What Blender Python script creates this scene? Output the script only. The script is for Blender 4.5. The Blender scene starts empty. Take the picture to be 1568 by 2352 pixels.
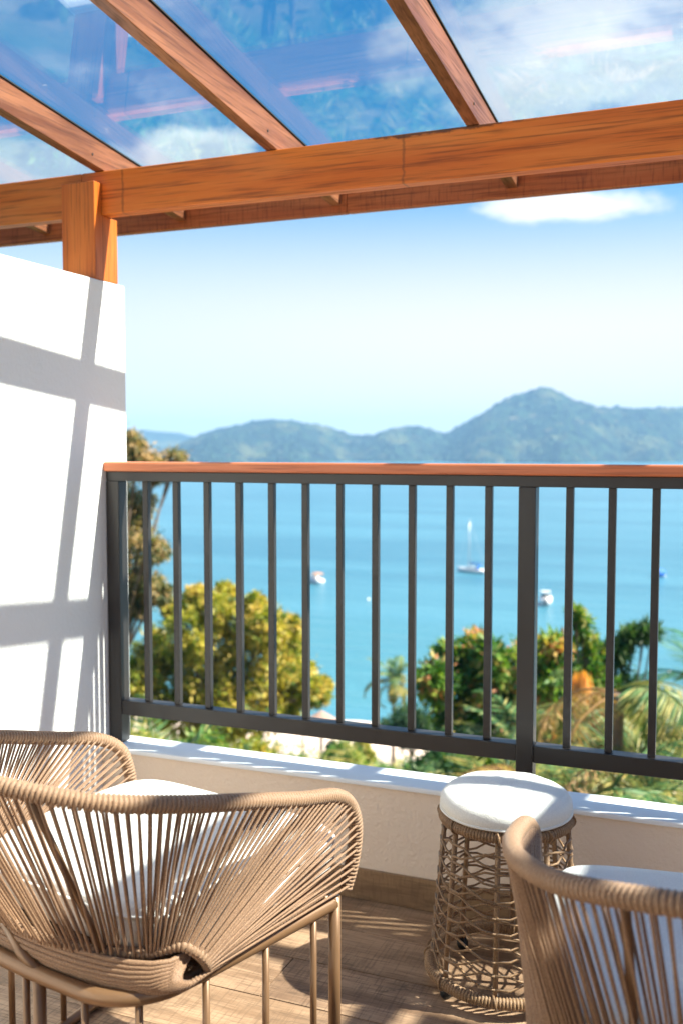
import bpy, math, random
import numpy as np
from mathutils import Vector, Matrix, noise
R = math.radians
rnd = random.Random(7)
NR = np.random.RandomState(11)
scene = bpy.context.scene
col = scene.collection

# ------------------------------------------------------------------ camera
EYE = 1.36
YAW = R(22); PITCH = math.atan(146 / 2286)
cam_d = bpy.data.cameras.new('camera')
cam = bpy.data.objects.new('camera', cam_d); col.objects.link(cam)
cam.location = (0, 0, EYE)
cam.rotation_euler = (R(90) - PITCH, 0, YAW)
cam_d.sensor_fit = 'HORIZONTAL'; cam_d.sensor_width = 24; cam_d.lens = 34.99
cam_d.clip_start = .05; cam_d.clip_end = 60000
cam_d.dof.use_dof = True; cam_d.dof.focus_distance = 2.25; cam_d.dof.aperture_fstop = 3.2
scene.camera = cam
FW = Vector((-math.sin(YAW) * math.cos(PITCH), math.cos(YAW) * math.cos(PITCH), -math.sin(PITCH)))
RT = Vector((math.cos(YAW), math.sin(YAW), 0)); UP = RT.cross(FW)
def at(u, v, d):      # a point of the place, seen in direction u,v and d metres ahead
    return Vector((0, 0, EYE)) + (FW + RT * ((u - 784) / 2286) - UP * ((v - 1176) / 2286)) * d
def at_z(u, v, z):
    r = FW + RT * ((u - 784) / 2286) - UP * ((v - 1176) / 2286)
    return Vector((0, 0, EYE)) + r * ((z - EYE) / r.z)

# ------------------------------------------------------------------ light
SUN = Vector((1, .252, 1.2)).normalized()
SUN_EL = math.asin(SUN.z); SUN_AZ = math.atan2(SUN.x, SUN.y)
scene.view_settings.view_transform = 'Standard'
scene.view_settings.look = 'None'
scene.view_settings.exposure = 1.84
scene.view_settings.gamma = 1
scene.view_settings.use_curve_mapping = False
sd = bpy.data.lights.new('sun', 'SUN'); sd.energy = 5.0; sd.angle = R(.7); sd.color = (1, .92, .80)
so = bpy.data.objects.new('sun', sd); col.objects.link(so)
so.rotation_euler = SUN.to_track_quat('Z', 'Y').to_euler(); so.location = (20, 5, 24)

world = bpy.data.worlds.new('World'); scene.world = world; world.use_nodes = True

class N:                                            # small node-tree writer
    def __init__(s, nt): s.nt = nt; s.L = nt.links; nt.nodes.clear()
    def n(s, typ, inp=None, **kw):
        nd = s.nt.nodes.new(typ)
        for k, v in kw.items(): setattr(nd, k, v)
        for k, v in (inp or {}).items():
            sk = nd.inputs[k]
            if isinstance(v, bpy.types.NodeSocket): s.L.new(v, sk)
            elif v is not None: sk.default_value = v
        return nd
    def m(s, op, a, b=None, c=None, clamp=False):
        nd = s.nt.nodes.new('ShaderNodeMath'); nd.operation = op; nd.use_clamp = clamp
        for i, v in enumerate((a, b, c)):
            if v is None: continue
            if isinstance(v, bpy.types.NodeSocket): s.L.new(v, nd.inputs[i])
            else: nd.inputs[i].default_value = v
        return nd.outputs[0]
    def mix(s, f, a, b, mode='MIX'):
        nd = s.nt.nodes.new('ShaderNodeMix'); nd.data_type = 'RGBA'; nd.blend_type = mode
        for k, v in ((0, f), (6, a), (7, b)):
            if isinstance(v, bpy.types.NodeSocket): s.L.new(v, nd.inputs[k])
            else: nd.inputs[k].default_value = v if k == 0 else (tuple(v) + (1,))[:4]
        return nd.outputs[2]
    def ramp(s, f, stops):
        nd = s.nt.nodes.new('ShaderNodeValToRGB'); s.L.new(f, nd.inputs[0])
        cr = nd.color_ramp
        while len(cr.elements) < len(stops): cr.elements.new(.5)
        for e, (p, c) in zip(cr.elements, stops):
            e.position = p; e.color = (tuple(c) + (1,))[:4] if hasattr(c, '__len__') else (c, c, c, 1)
        return nd.outputs[0]
    def mr(s, v, a, b, c=0., d=1., smooth=True):
        nd = s.n('ShaderNodeMapRange', {0: v, 1: a, 2: b, 3: c, 4: d})
        nd.interpolation_type = 'SMOOTHSTEP' if smooth else 'LINEAR'
        return nd.outputs[0]

w = N(world.node_tree)
sky = w.n('ShaderNodeTexSky', sky_type='NISHITA'); sky.sun_disc = False
sky.sun_elevation = SUN_EL; sky.sun_rotation = SUN_AZ
sky.altitude = 40; sky.air_density = 1.0; sky.dust_density = 1.2; sky.ozone_density = 2.2
tc = w.n('ShaderNodeTexCoord').outputs['Generated']
sep = w.n('ShaderNodeSeparateXYZ', {0: tc}); sx, sy, sz = sep.outputs
az = w.m('ARCTAN2', sx, sy); el = w.m('ARCSINE', sz)
nz = w.n('ShaderNodeTexNoise', {'Vector': w.n('ShaderNodeMapping', {'Vector': tc, 'Scale': (9, 9, 20)}).outputs[0], 'Scale': 1.3, 'Detail': 9, 'Roughness': .62}).outputs[0]
nz2 = w.n('ShaderNodeTexNoise', {'Vector': w.n('ShaderNodeMapping', {'Vector': tc, 'Scale': (2.2, 2.2, 5)}).outputs[0], 'Scale': 1.1, 'Detail': 7, 'Roughness': .6}).outputs[0]
def dir_of(u, v):
    d = (at(u, v, 1) - Vector((0, 0, EYE))).normalized()
    return math.atan2(d.x, d.y), math.asin(d.z)
def cloud(u, v, du, dv, k, dens, edge=.35):
    a0, e0 = dir_of(u, v); wa = du / 2286; we = dv / 2286
    a = w.m('DIVIDE', w.m('SUBTRACT', az, a0), wa); e = w.m('DIVIDE', w.m('SUBTRACT', el, e0), we)
    r = w.m('SQRT', w.m('ADD', w.m('MULTIPLY', a, a), w.m('MULTIPLY', e, e)))
    r = w.m('ADD', r, w.m('MULTIPLY', w.m('SUBTRACT', nz, .5), k))
    return w.m('MULTIPLY', w.mr(r, 1 + edge, 1 - edge), dens)
cl = cloud(1300, 474, 150, 30, 2.6, .95, .35)
for c in (cloud(200, 415, 280, 75, 2.2, .6, .4), cloud(440, 340, 130, 50, 2.2, .8, .3), cloud(1350, 110, 290, 150, 2.8, .85, .6), cloud(1640, 190, 260, 110, 2.4, .75, .6)):
    cl = w.m('MAXIMUM', cl, c)
gen = w.m('MULTIPLY', w.mr(nz2, .54, .74), w.mr(el, .25, .55))      # broken cloud over the rest of the sky
cl = w.m('MAXIMUM', cl, w.m('MULTIPLY', gen, .6))
skyc = w.n('ShaderNodeHueSaturation', {'Hue': .491, 'Saturation': 1.75, 'Value': .92, 'Color': sky.outputs[0]}).outputs[0]
hz = w.mr(el, R(17.2), R(5.5), 0, .97)                                   # pale air low in the sky, stronger towards the sun
glow = w.n('ShaderNodeVectorMath', {0: tc, 1: tuple(SUN)}, operation='DOT_PRODUCT').outputs['Value']
hz = w.m('MULTIPLY', hz, w.mr(glow, -.40, .15, .72, 1.05), clamp=True)
skyc = w.mix(hz, skyc, (5.15, 4.95, 4.8))
cc = w.mix(w.mr(nz, .3, .7), (5.0, 5.2, 5.4), (7.4, 7.3, 7.2))
skc = w.mix(cl, skyc, cc)
bg = w.n('ShaderNodeBackground', {'Color': skc, 'Strength': .059})
w.n('ShaderNodeOutputWorld', {'Surface': bg.outputs[0]})

# ------------------------------------------------------------------ materials
def mat(name):
    m = bpy.data.materials.new(name); m.use_nodes = True
    return m, N(m.node_tree)
def out(g, sh): g.n('ShaderNodeOutputMaterial', {'Surface': sh})
def bump(g, h, strength, dist):
    return g.n('ShaderNodeBump', {'Height': h, 'Strength': strength, 'Distance': dist}).outputs[0]
def noise_(g, vec, scale, detail=4, rough=.55, stretch=None):
    if stretch: vec = g.n('ShaderNodeMapping', {'Vector': vec, 'Scale': stretch}).outputs[0]
    return g.n('ShaderNodeTexNoise', {'Vector': vec, 'Scale': scale, 'Detail': detail, 'Roughness': rough}).outputs[0]
def pos(g): return g.n('ShaderNodeNewGeometry').outputs['Position']
def objc(g): return g.n('ShaderNodeTexCoord').outputs['Object']
def simple(name, c, rough=.5, metal=0, var=.12, vs=8, bs=0, bscale=60, bd=.002, coat=0, spec=.5):
    m, g = mat(name); p = objc(g)
    f = noise_(g, p, vs)
    c2 = tuple(x * (1 - var * 2) for x in c); c3 = tuple(min(1, x * (1 + var)) for x in c)
    cc = g.mix(f, c2, c3)
    ins = {'Base Color': cc, 'Roughness': rough, 'Metallic': metal, 'Coat Weight': coat, 'Specular IOR Level': spec}
    if bs: ins['Normal'] = bump(g, noise_(g, p, bscale, 5), bs, bd)
    out(g, g.n('ShaderNodeBsdfPrincipled', ins).outputs[0]); return m

def wood(name, axis, a, b, dark, rough=.45, scale=1., coat=.0, knots=.5, stain=None, saw=0):
    m, g = mat(name); p = pos(g)
    oi = g.n('ShaderNodeObjectInfo').outputs['Random']
    off = g.n('ShaderNodeVectorMath', {0: p, 1: g.n('ShaderNodeCombineXYZ', {0: g.m('MULTIPLY', oi, 37.), 1: g.m('MULTIPLY', oi, 11.), 2: g.m('MULTIPLY', oi, 19.)}).outputs[0]}, operation='ADD').outputs[0]
    st = [14, 14, 14]; st[axis] = 1.1
    st2 = [130, 130, 130]; st2[axis] = 4
    n1 = noise_(g, off, 1.0 * scale, 6, .62, st)
    n2 = noise_(g, off, 1.0 * scale, 3, .6, st2)
    n3 = noise_(g, off, 2.2, 3, .5)
    c = g.mix(g.mr(n1, .32, .68), a, b)
    c = g.mix(g.m('MULTIPLY', g.mr(n2, .46, .72), .6), c, dark)
    c = g.mix(g.m('MULTIPLY', g.mr(g.m('ADD', g.m('MULTIPLY', n1, .5), g.m('MULTIPLY', n3, .5)), .56, .68), knots), c, dark)
    if saw:
        st3 = [14, 14, 14]; st3[axis] = 170
        c = g.mix(g.m('MULTIPLY', g.mr(noise_(g, off, 1.0, 2, .5, st3), .5, .75), saw), c, dark)
    if stain:      # bark edge and damp stain where the timber was left rough
        sp_ = g.n('ShaderNodeSeparateXYZ', {0: p})
        wv = noise_(g, p, 1, 5, .65, (16, 16, 30)); wide = noise_(g, p, 1, 3, .6, (3.5, 3, 3))
        d = g.m('ADD', g.m('SUBTRACT', 2.268, sp_.outputs[2]), g.m('MULTIPLY', g.m('SUBTRACT', wv, .5), -.035))
        lim = g.m('MULTIPLY', g.mr(g.m('ABSOLUTE', g.m('SUBTRACT', sp_.outputs[0], -.83)), .42, .10, 0, 1), .016)
        lim = g.m('ADD', lim, g.mr(wide, .52, .7, -.006, .007))
        c = g.mix(g.m('MULTIPLY', g.mr(g.m('SUBTRACT', lim, d), -.003, .003), .85), c, (.055, .028, .015))
        for x_ in (-1.895, -.935):
            dd = g.m('ABSOLUTE', g.m('SUBTRACT', g.m('ADD', sp_.outputs[0], g.m('MULTIPLY', wv, .02)), x_ + .01))
            c = g.mix(g.m('MULTIPLY', g.mr(dd, .006, .001), .45), c, (.08, .03, .012))
    h = g.m('ADD', g.m('MULTIPLY', n2, .7), g.m('MULTIPLY', n1, .3))
    out(g, g.n('ShaderNodeBsdfPrincipled', {'Base Color': c, 'Roughness': g.mr(n2, .3, .8, rough - .08, rough + .15), 'Coat Weight': coat * .3, 'Coat Roughness': .25, 'Specular IOR Level': .35, 'Normal': bump(g, h, .35, .0015)}).outputs[0])
    return m
W_A, W_B, W_D = (.62, .135, .013), (.76, .22, .034), (.13, .025, .005)
M_beam = wood('beam_wood', 0, W_A, W_B, W_D, .42, coat=.15, knots=.75, stain=True)
M_fasc = wood('fascia_wood', 0, (.38, .095, .024), (.50, .165, .05), (.09, .028, .012), .55, knots=.8, saw=.5)
M_raft = wood('rafter_wood', 1, (.135, .043, .018), (.34, .13, .058), (.05, .015, .008), .42, coat=.2, scale=1.25, knots=.85)
M_post = wood('post_wood', 2, (.56, .12, .013), (.70, .19, .028), W_D, .42, coat=.15)
M_cap = wood('handrail_wood', 0, (.60, .165, .065), (.70, .235, .10), (.24, .06, .03), .38, coat=.25, knots=.3)
M_metal = simple('bronze_paint', (.028, .023, .021), .45, .0, .1, 3, .08, 400, .0003, coat=.08)
M_gask = simple('gasket_rubber', (.02, .02, .018), .7)
M_screw = simple('steel_screw', (.5, .5, .52), .35, .8)

# stucco with a few marks
def stucco(name, c, bsz=70, bst=.5, stain=None, tint=(.8, .8, .8)):
    m, g = mat(name); p = pos(g)
    n1 = noise_(g, p, bsz, 3, .6); n2 = noise_(g, p, 1.6, 5, .6); n3 = noise_(g, p, 9, 6, .7)
    cc = g.mix(g.mr(n2, .3, .75, 0, .22), c, tuple(x * t for x, t in zip(c, tint)))
    cc = g.mix(g.mr(n3, .62, .78, 0, .25), cc, tuple(x * .72 for x in c))
    if stain:
        for s, r in stain:
            d = g.n('ShaderNodeVectorMath', {0: p, 1: s}, operation='DISTANCE').outputs['Value']
            d = g.m('ADD', d, g.m('MULTIPLY', g.m('SUBTRACT', noise_(g, p, 90, 2), .5), .02))
            cc = g.mix(g.mr(d, r, r * .3, 0, .7), cc, (.18, .16, .14))
    out(g, g.n('ShaderNodeBsdfPrincipled', {'Base Color': cc, 'Roughness': .85, 'Specular IOR Level': .25, 'Normal': bump(g, g.m('ADD', n1, g.m('MULTIPLY', n3, .5)), bst, .004)}).outputs[0])
    return m
s1 = (-1.975, 2.45, 1.795)
M_white = stucco('white_stucco', (.86, .82, .765), 75, .8, [(s1, .011), ((-1.975, 2.455, 1.765), .006)])
M_beige = stucco('beige_stucco', (.84, .675, .53), 85, .9)
M_ledge = stucco('white_ledge_paint', (.84, .84, .84), 40, .12)

# floor boards
def plank_mat(name, base=(.20, .112, .062), light=(.42, .26, .155), dark=(.045, .024, .014)):
    m, g = mat(name); p = pos(g)
    oi = g.n('ShaderNodeObjectInfo').outputs['Random']
    off = g.n('ShaderNodeVectorMath', {0: p, 1: g.n('ShaderNodeCombineXYZ', {0: g.m('MULTIPLY', oi, 53.), 1: g.m('MULTIPLY', oi, 23.)}).outputs[0]}, operation='ADD').outputs[0]
    n1 = noise_(g, off, 1, 7, .68, (2.2, 16, 8))
    n2 = noise_(g, off, 1, 4, .65, (7, 160, 60))
    n3 = noise_(g, off, 1, 3, .6, (150, 8, 20))         # saw marks across the grain
    n4 = noise_(g, off, 3.2, 4, .6)
    c = g.mix(g.mr(n1, .36, .62), base, light)
    c = g.mix(g.m('MULTIPLY', g.mr(n3, .50, .62), g.mr(n4, .35, .65, .2, .65)), c, dark)
    c = g.mix(g.m('MULTIPLY', g.mr(n2, .48, .66), .5), c, dark)
    c = g.mix(g.m('MULTIPLY', g.mr(n4, .48, .62), .7), c, (.15, .085, .05))
    crack = g.mr(g.m('ABSOLUTE', g.m('SUBTRACT', noise_(g, off, 1, 4, .6, (1.6, 11, 5)), .5)), .013, .0)
    c = g.mix(g.m('MULTIPLY', crack, g.mr(n4, .4, .6, 0, .75)), c, (.06, .035, .022))
    c = g.mix(g.m('MULTIPLY', oi, .28), c, (.40, .24, .13))
    h = g.m('ADD', g.m('MULTIPLY', n2, .5), g.m('MULTIPLY', n3, .5))
    out(g, g.n('ShaderNodeBsdfPrincipled', {'Base Color': c, 'Roughness': g.mr(n2, .3, .7, .38, .6), 'Normal': bump(g, h, .4, .0012)}).outputs[0])
    return m
M_plank = plank_mat('plank_tile')
M_skirt = plank_mat('skirting_tile', (.20, .112, .055), (.33, .20, .10), (.08, .04, .018))
M_grout = simple('grout', (.50, .37, .26), .9)

# chairs
def rope_mat(name, a, b, sc, st=.8):
    m, g = mat(name); p = objc(g)
    oi = g.n('ShaderNodeObjectInfo').outputs['Random']
    n1 = noise_(g, p, sc, 2, .5); n2 = noise_(g, p, 14, 3)
    c = g.mix(g.mr(n1, .35, .7), b, a)
    c = g.mix(g.mr(n2, .3, .7, 0, .25), c, b)
    c = g.mix(g.m('MULTIPLY', oi, .18), c, b)
    out(g, g.n('ShaderNodeBsdfPrincipled', {'Base Color': c, 'Roughness': .62, 'Sheen Weight': .15, 'Normal': bump(g, n1, st, .0016)}).outputs[0])
    return m
M_rope = rope_mat('rope', (.41, .225, .115), (.19, .095, .045), 520, .6)
M_rim = rope_mat('rope_wrap', (.44, .25, .135), (.23, .125, .062), 620, .3)
M_tube = simple('bronze_tube', (.23, .120, .056), .36, .3, .08, 6, coat=.2)
def fabric(name, c, sc=330):
    m, g = mat(name); p = objc(g)
    v = g.n('ShaderNodeTexVoronoi', {'Vector': p, 'Scale': sc}).outputs['Distance']
    cc = g.mix(g.mr(noise_(g, p, 5, 4), .35, .7), c, tuple(x * .93 for x in c))
    cc = g.mix(g.mr(v, .25, .6, 0, .35), cc, tuple(x * .72 for x in c))
    h = g.m('ADD', g.m('MULTIPLY', v, -.3), g.m('MULTIPLY', noise_(g, p, 14, 3), 2.2))
    out(g, g.n('ShaderNodeBsdfPrincipled', {'Base Color': cc, 'Roughness': .9, 'Sheen Weight': .2, 'Normal': bump(g, h, .45, .004)}).outputs[0])
    return m
M_cush = fabric('cushion_fabric', (.84, .79, .71))
M_cane = rope_mat('cane', (.40, .225, .10), (.20, .105, .045), 300, .3)
M_foot = simple('rubber_foot', (.015, .015, .015), .5)

# thin glass: part reflection, part straight through, a little dust
def glass_mat():
    m, g = mat('roof_glass'); p = pos(g)
    bf = g.n('ShaderNodeNewGeometry').outputs['Backfacing']
    fr = g.n('ShaderNodeFresnel', {'IOR': g.m('ADD', 1.5, g.m('MULTIPLY', bf, 1 / 1.5 - 1.5))}).outputs[0]     # same mirror strength from both sides
    dust = noise_(g, p, 3.5, 8, .7); spots = noise_(g, p, 26, 3, .5)
    d = g.m('ADD', g.mr(dust, .50, .80, .004, .07), g.mr(spots, .72, .78, 0, .14))
    tr = g.n('ShaderNodeBsdfTransparent', {'Color': (.88, .945, .975, 1)}).outputs[0]
    gl = g.n('ShaderNodeBsdfGlossy', {'Color': (1, 1, 1, 1), 'Roughness': .015}).outputs[0]
    df = g.n('ShaderNodeAddShader', {0: g.n('ShaderNodeBsdfTranslucent', {'Color': (.5, .5, .48, 1)}).outputs[0], 1: g.n('ShaderNodeBsdfDiffuse', {'Color': (.3, .3, .3, 1)}).outputs[0]}).outputs[0]
    a = g.n('ShaderNodeMixShader', {0: d, 1: tr, 2: df}).outputs[0]
    b = g.n('ShaderNodeMixShader', {0: fr, 1: a, 2: gl}).outputs[0]
    out(g, b); return m
M_glass = glass_mat()

def leaf_mat(name, stops, trans=.30, rough=.5):
    m, g = mat(name)
    t = g.n('ShaderNodeAttribute', attribute_name='tint').outputs['Fac']
    c = g.ramp(t, stops)
    pb = g.n('ShaderNodeBsdfPrincipled', {'Base Color': c, 'Roughness': rough, 'Specular IOR Level': .35}).outputs[0]
    tl = g.n('ShaderNodeBsdfTranslucent', {'Color': g.mix(1., c, (1.5, 1.6, .7), 'MULTIPLY')}).outputs[0]
    out(g, g.n('ShaderNodeMixShader', {0: trans, 1: pb, 2: tl}).outputs[0]); return m
L_yel = leaf_mat('yellow_green_leaves', [(0, (.03, .08, .010)), (.35, (.13, .19, .022)), (.65, (.38, .35, .04)), (1, (.58, .43, .11))])
L_tall = leaf_mat('tall_tree_leaves', [(0, (.02, .045, .015)), (.4, (.07, .10, .03)), (.72, (.24, .20, .08)), (1, (.50, .32, .14))])
L_mango = leaf_mat('mango_leaves', [(0, (.02, .07, .015)), (.4, (.06, .17, .02)), (.7, (.20, .30, .04)), (.9, (.48, .36, .09)), (1, (.60, .26, .12))], .3)
L_bright = leaf_mat('bright_leaves', [(0, (.02, .08, .02)), (.45, (.05, .17, .02)), (.8, (.25, .33, .05)), (1, (.50, .42, .14))], .3)
L_dark = leaf_mat('dark_bush_leaves', [(0, (.01, .035, .015)), (.6, (.03, .09, .03)), (1, (.10, .17, .05))], .3)
F_green = leaf_mat('green_frond', [(0, (.015, .05, .02)), (.5, (.06, .16, .04)), (1, (.42, .36, .12))], .25)
F_gold = leaf_mat('golden_frond', [(0, (.05, .09, .02)), (.5, (.20, .21, .04)), (1, (.45, .33, .10))], .25)
F_dry = leaf_mat('dry_frond', [(0, (.16, .085, .04)), (.5, (.42, .25, .10)), (1, (.60, .43, .24))], .3)
F_teal = leaf_mat('blue_green_frond', [(0, (.02, .09, .06)), (.5, (.05, .19, .12)), (1, (.22, .34, .14))], .45)
F_orange = leaf_mat('orange_husk', [(0, (.50, .20, .04)), (.6, (.65, .30, .06)), (1, (.75, .45, .14))], .4)
M_bark = simple('bark', (.20, .135, .09), .9, 0, .3, 5, .8, 14, .03)
M_pbark = simple('palm_bark', (.26, .19, .14), .9, 0, .3, 9, .8, 22, .02)

# ------------------------------------------------------------------ mesh helpers
class MB:
    def __init__(s): s.v = []; s.f = []
    def box(s, x0, x1, y0, y1, z0, z1):
        b = len(s.v)
        s.v += [(x, y, z) for z in (z0, z1) for y in (y0, y1) for x in (x0, x1)]
        s.f += [tuple(b + i for i in q) for q in ((0, 2, 3, 1), (4, 5, 7, 6), (0, 1, 5, 4), (2, 6, 7, 3), (0, 4, 6, 2), (1, 3, 7, 5))]
        return s
    def hexa(s, p):       # eight corners in the order of box()
        b = len(s.v); s.v += [tuple(q) for q in p]
        s.f += [tuple(b + i for i in q) for q in ((0, 2, 3, 1), (4, 5, 7, 6), (0, 1, 5, 4), (2, 6, 7, 3), (0, 4, 6, 2), (1, 3, 7, 5))]
        return s
    def tube(s, pts, r, n=8, closed=False, cap=True):
        P = [Vector(p) for p in pts]; k = len(P); b = len(s.v)
        rr = r if hasattr(r, '__len__') else [r] * k
        T = []
        for i in range(k):
            a = P[(i - 1) % k] if (closed or i) else P[0]; c = P[(i + 1) % k] if (closed or i < k - 1) else P[-1]
            T.append((c - a).normalized())
        x = T[0].orthogonal().normalized(); F = []
        for i in range(k):
            x = (x - T[i] * x.dot(T[i])).normalized(); F.append((x.copy(), T[i].cross(x)))
        tw = 0
        if closed:
            x = (F[-1][0] - T[0] * F[-1][0].dot(T[0])).normalized(); tw = math.atan2(x.dot(F[0][1]), x.dot(F[0][0]))
        for i in range(k):
            o = -tw * i / k
            for j in range(n):
                a = 2 * math.pi * j / n + o
                s.v.append(tuple(P[i] + (F[i][0] * math.cos(a) + F[i][1] * math.sin(a)) * rr[i]))
        for i in range(k if closed else k - 1):
            i2 = (i + 1) % k
            for j in range(n):
                j2 = (j + 1) % n
                s.f.append((b + i * n + j, b + i * n + j2, b + i2 * n + j2, b + i2 * n + j))
        if cap and not closed:
            s.f.append(tuple(b + j for j in reversed(range(n)))); s.f.append(tuple(b + (k - 1) * n + j for j in range(n)))
        return s
    def lathe(s, prof, n=24, c=(0, 0)):
        b = len(s.v); k = len(prof)
        for r, z in prof:
            for j in range(n):
                a = 2 * math.pi * j / n; s.v.append((c[0] + r * math.cos(a), c[1] + r * math.sin(a), z))
        for i in range(k - 1):
            for j in range(n):
                j2 = (j + 1) % n; s.f.append((b + i * n + j, b + i * n + j2, b + (i + 1) * n + j2, b + (i + 1) * n + j))
        s.f.append(tuple(b + j for j in reversed(range(n)))); s.f.append(tuple(b + (k - 1) * n + j for j in range(n)))
        return s
    def mesh(s, name, m, org=(0, 0, 0), smooth=False):
        me = bpy.data.meshes.new(name)
        o = org
        me.from_pydata([(a - o[0], b - o[1], c - o[2]) for a, b, c in s.v], [], s.f)
        me.materials.append(m)
        if smooth: me.polygons.foreach_set('use_smooth', [True] * len(me.polygons))
        me.update(); return me

def tagp(o, label=None, cat=None, group=None, kind=None):
    if label: o['label'] = label
    if cat: o['category'] = cat
    if group: o['group'] = group
    if kind: o['kind'] = kind
    return o
def thing(name, label, cat, loc=(0, 0, 0), rz=0, group=None):
    o = bpy.data.objects.new(name, None); col.objects.link(o); o.empty_display_size = .1
    o.location = loc; o.rotation_euler = (0, 0, rz)
    return tagp(o, label, cat, group)
def obj(name, me, parent=None, loc=None, bevel=0, kind=None):
    o = bpy.data.objects.new(name, me); col.objects.link(o)
    if parent: o.parent = parent
    if loc is not None: o.location = loc
    if bevel:
        b = o.modifiers.new('bevel', 'BEVEL'); b.width = bevel; b.segments = 2; b.limit_method = 'ANGLE'
    if kind: o['kind'] = kind
    return o
def part(name, mb, m, parent, local=False, smooth=False, bevel=0, kind=None, label=None):
    org = (0, 0, 0) if (local or parent is None) else parent.location
    o = obj(name, mb.mesh(name, m, org, smooth), parent, bevel=bevel, kind=kind)
    if label: o['label'] = label
    return o
def catmull(pts, step, closed=False):
    P = [Vector(p) for p in pts]; o = []; k = len(P)
    for i in range(k if closed else k - 1):
        g = (lambda j: P[j % k]) if closed else (lambda j: P[max(0, min(k - 1, j))])
        a, b, c, d = g(i - 1), g(i), g(i + 1), g(i + 2)
        n = 24
        for q in range(n):
            t = q / n
            o.append(.5 * ((2 * b) + (c - a) * t + (2 * a - 5 * b + 4 * c - d) * t * t + (3 * b - a - 3 * c + d) * t ** 3))
    o.append(P[0].copy() if closed else P[-1].copy())
    # resample
    L = [0]
    for a, b in zip(o, o[1:]): L.append(L[-1] + (b - a).length)
    n = max(2, round(L[-1] / step)); r = []; j = 0
    for i in range(n + (0 if closed else 1)):
        s = L[-1] * i / n
        while j < len(L) - 2 and L[j + 1] < s: j += 1
        t = (s - L[j]) / max(1e-9, L[j + 1] - L[j]); r.append(o[j].lerp(o[j + 1], t))
    return r, L[-1]
def wrapped(pts, r0, pitch, amp, closed=False, n=12):     # a tube wound with cord, every turn in relief
    P, L = catmull(pts, pitch / 5, closed)
    if closed: P = P[:len(P) // 5 * 5]
    rr = [r0 + amp * (-.5, .75, 1, 1, .75)[i % 5] for i in range(len(P))]
    return MB().tube(P, rr, n, closed)

# ------------------------------------------------------------------ setting: land, sea, hills
SEA = -38.0
def shore_dist(x): return 132 + 10 * math.sin(x * .012 + .5) + 22 * max(0, -x - 60) / 100
def ground_z(x, y):
    r = y
    s = shore_dist(x)
    t = (r - 4) / (s - 4)
    if r < 4: z = -4.2
    elif t < .68: z = -4.2 - 25.8 * (t / .68)
    elif t < 1: z = -30 + (SEA + 30) * ((t - .68) / .32)
    else: z = SEA - (r - s) * .05
    z = max(z, SEA - 4)
    if r > 4: z += noise.noise(Vector((x * .07, y * .07, 0))) * min(1.2, (r - 4) * .1) * (0.4 if t > .68 else 1)
    return z
xs = np.concatenate([np.linspace(-900, -130, 24), np.linspace(-120, 120, 81), np.linspace(130, 900, 24)])
ys = np.concatenate([np.linspace(-40, 3.4, 6), np.linspace(4, 240, 90)])
gv = [(float(x), float(y), ground_z(x, y)) for y in ys for x in xs]
nx = len(xs)
gf = [(j * nx + i, j * nx + i + 1, (j + 1) * nx + i + 1, (j + 1) * nx + i) for j in range(len(ys) - 1) for i in range(nx - 1)]
mb = MB(); mb.v = gv; mb.f = gf
m, g = mat('ground'); p = pos(g); z = g.n('ShaderNodeSeparateXYZ', {0: p}).outputs[2]
n1 = noise_(g, p, .35, 6, .65); n2 = noise_(g, p, 3, 5, .6)
c = g.mix(g.mr(n1, .35, .65), (.05, .075, .02), (.16, .12, .06))
c = g.mix(g.mr(n2, .5, .7, 0, .6), c, (.03, .06, .015))
sand = g.mix(n2, (.55, .42, .32), (.70, .58, .47))
c = g.mix(g.mr(g.m('ADD', z, g.m('MULTIPLY', n1, 3)), -27.3, -28.8), c, sand)
out(g, g.n('ShaderNodeBsdfPrincipled', {'Base Color': c, 'Roughness': .95, 'Normal': bump(g, n2, .8, .15)}).outputs[0])
M_ground = m
tagp(obj('terrain', mb.mesh('terrain', M_ground, smooth=True)), kind='structure')

m, g = mat('sea_water'); p = pos(g)
sp = g.n('ShaderNodeSeparateXYZ', {0: p})
big = noise_(g, p, 1, 4, .6, (.004, .03, .01)); mid = noise_(g, p, 1, 5, .6, (.02, .13, .1)); fine = noise_(g, p, 1, 4, .6, (.5, 1.1, .5))
far = g.mr(sp.outputs[1], 138, 330)
c = g.mix(far, (.045, .165, .205), (.026, .12, .175))
c = g.mix(g.mr(big, .36, .64, 0, .55), c, (.06, .20, .26))
c = g.mix(g.mr(mid, .42, .68, 0, .25), c, (.022, .12, .18))
h = g.m('ADD', g.m('MULTIPLY', mid, .8), g.m('MULTIPLY', fine, .25))
out(g, g.n('ShaderNodeBsdfPrincipled', {'Base Color': c, 'Roughness': .28, 'IOR': 1.33, 'Specular IOR Level': .4, 'Normal': bump(g, h, .8, 1.5)}).outputs[0])
M_sea = m
mb = MB(); S = 6000
mb.v = [(-S, -S, SEA), (S, -S, SEA), (S, S, SEA), (-S, S, SEA)]; mb.f = [(0, 1, 2, 3)]
tagp(obj('sea', mb.mesh('sea', M_sea)), kind='structure')

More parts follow.
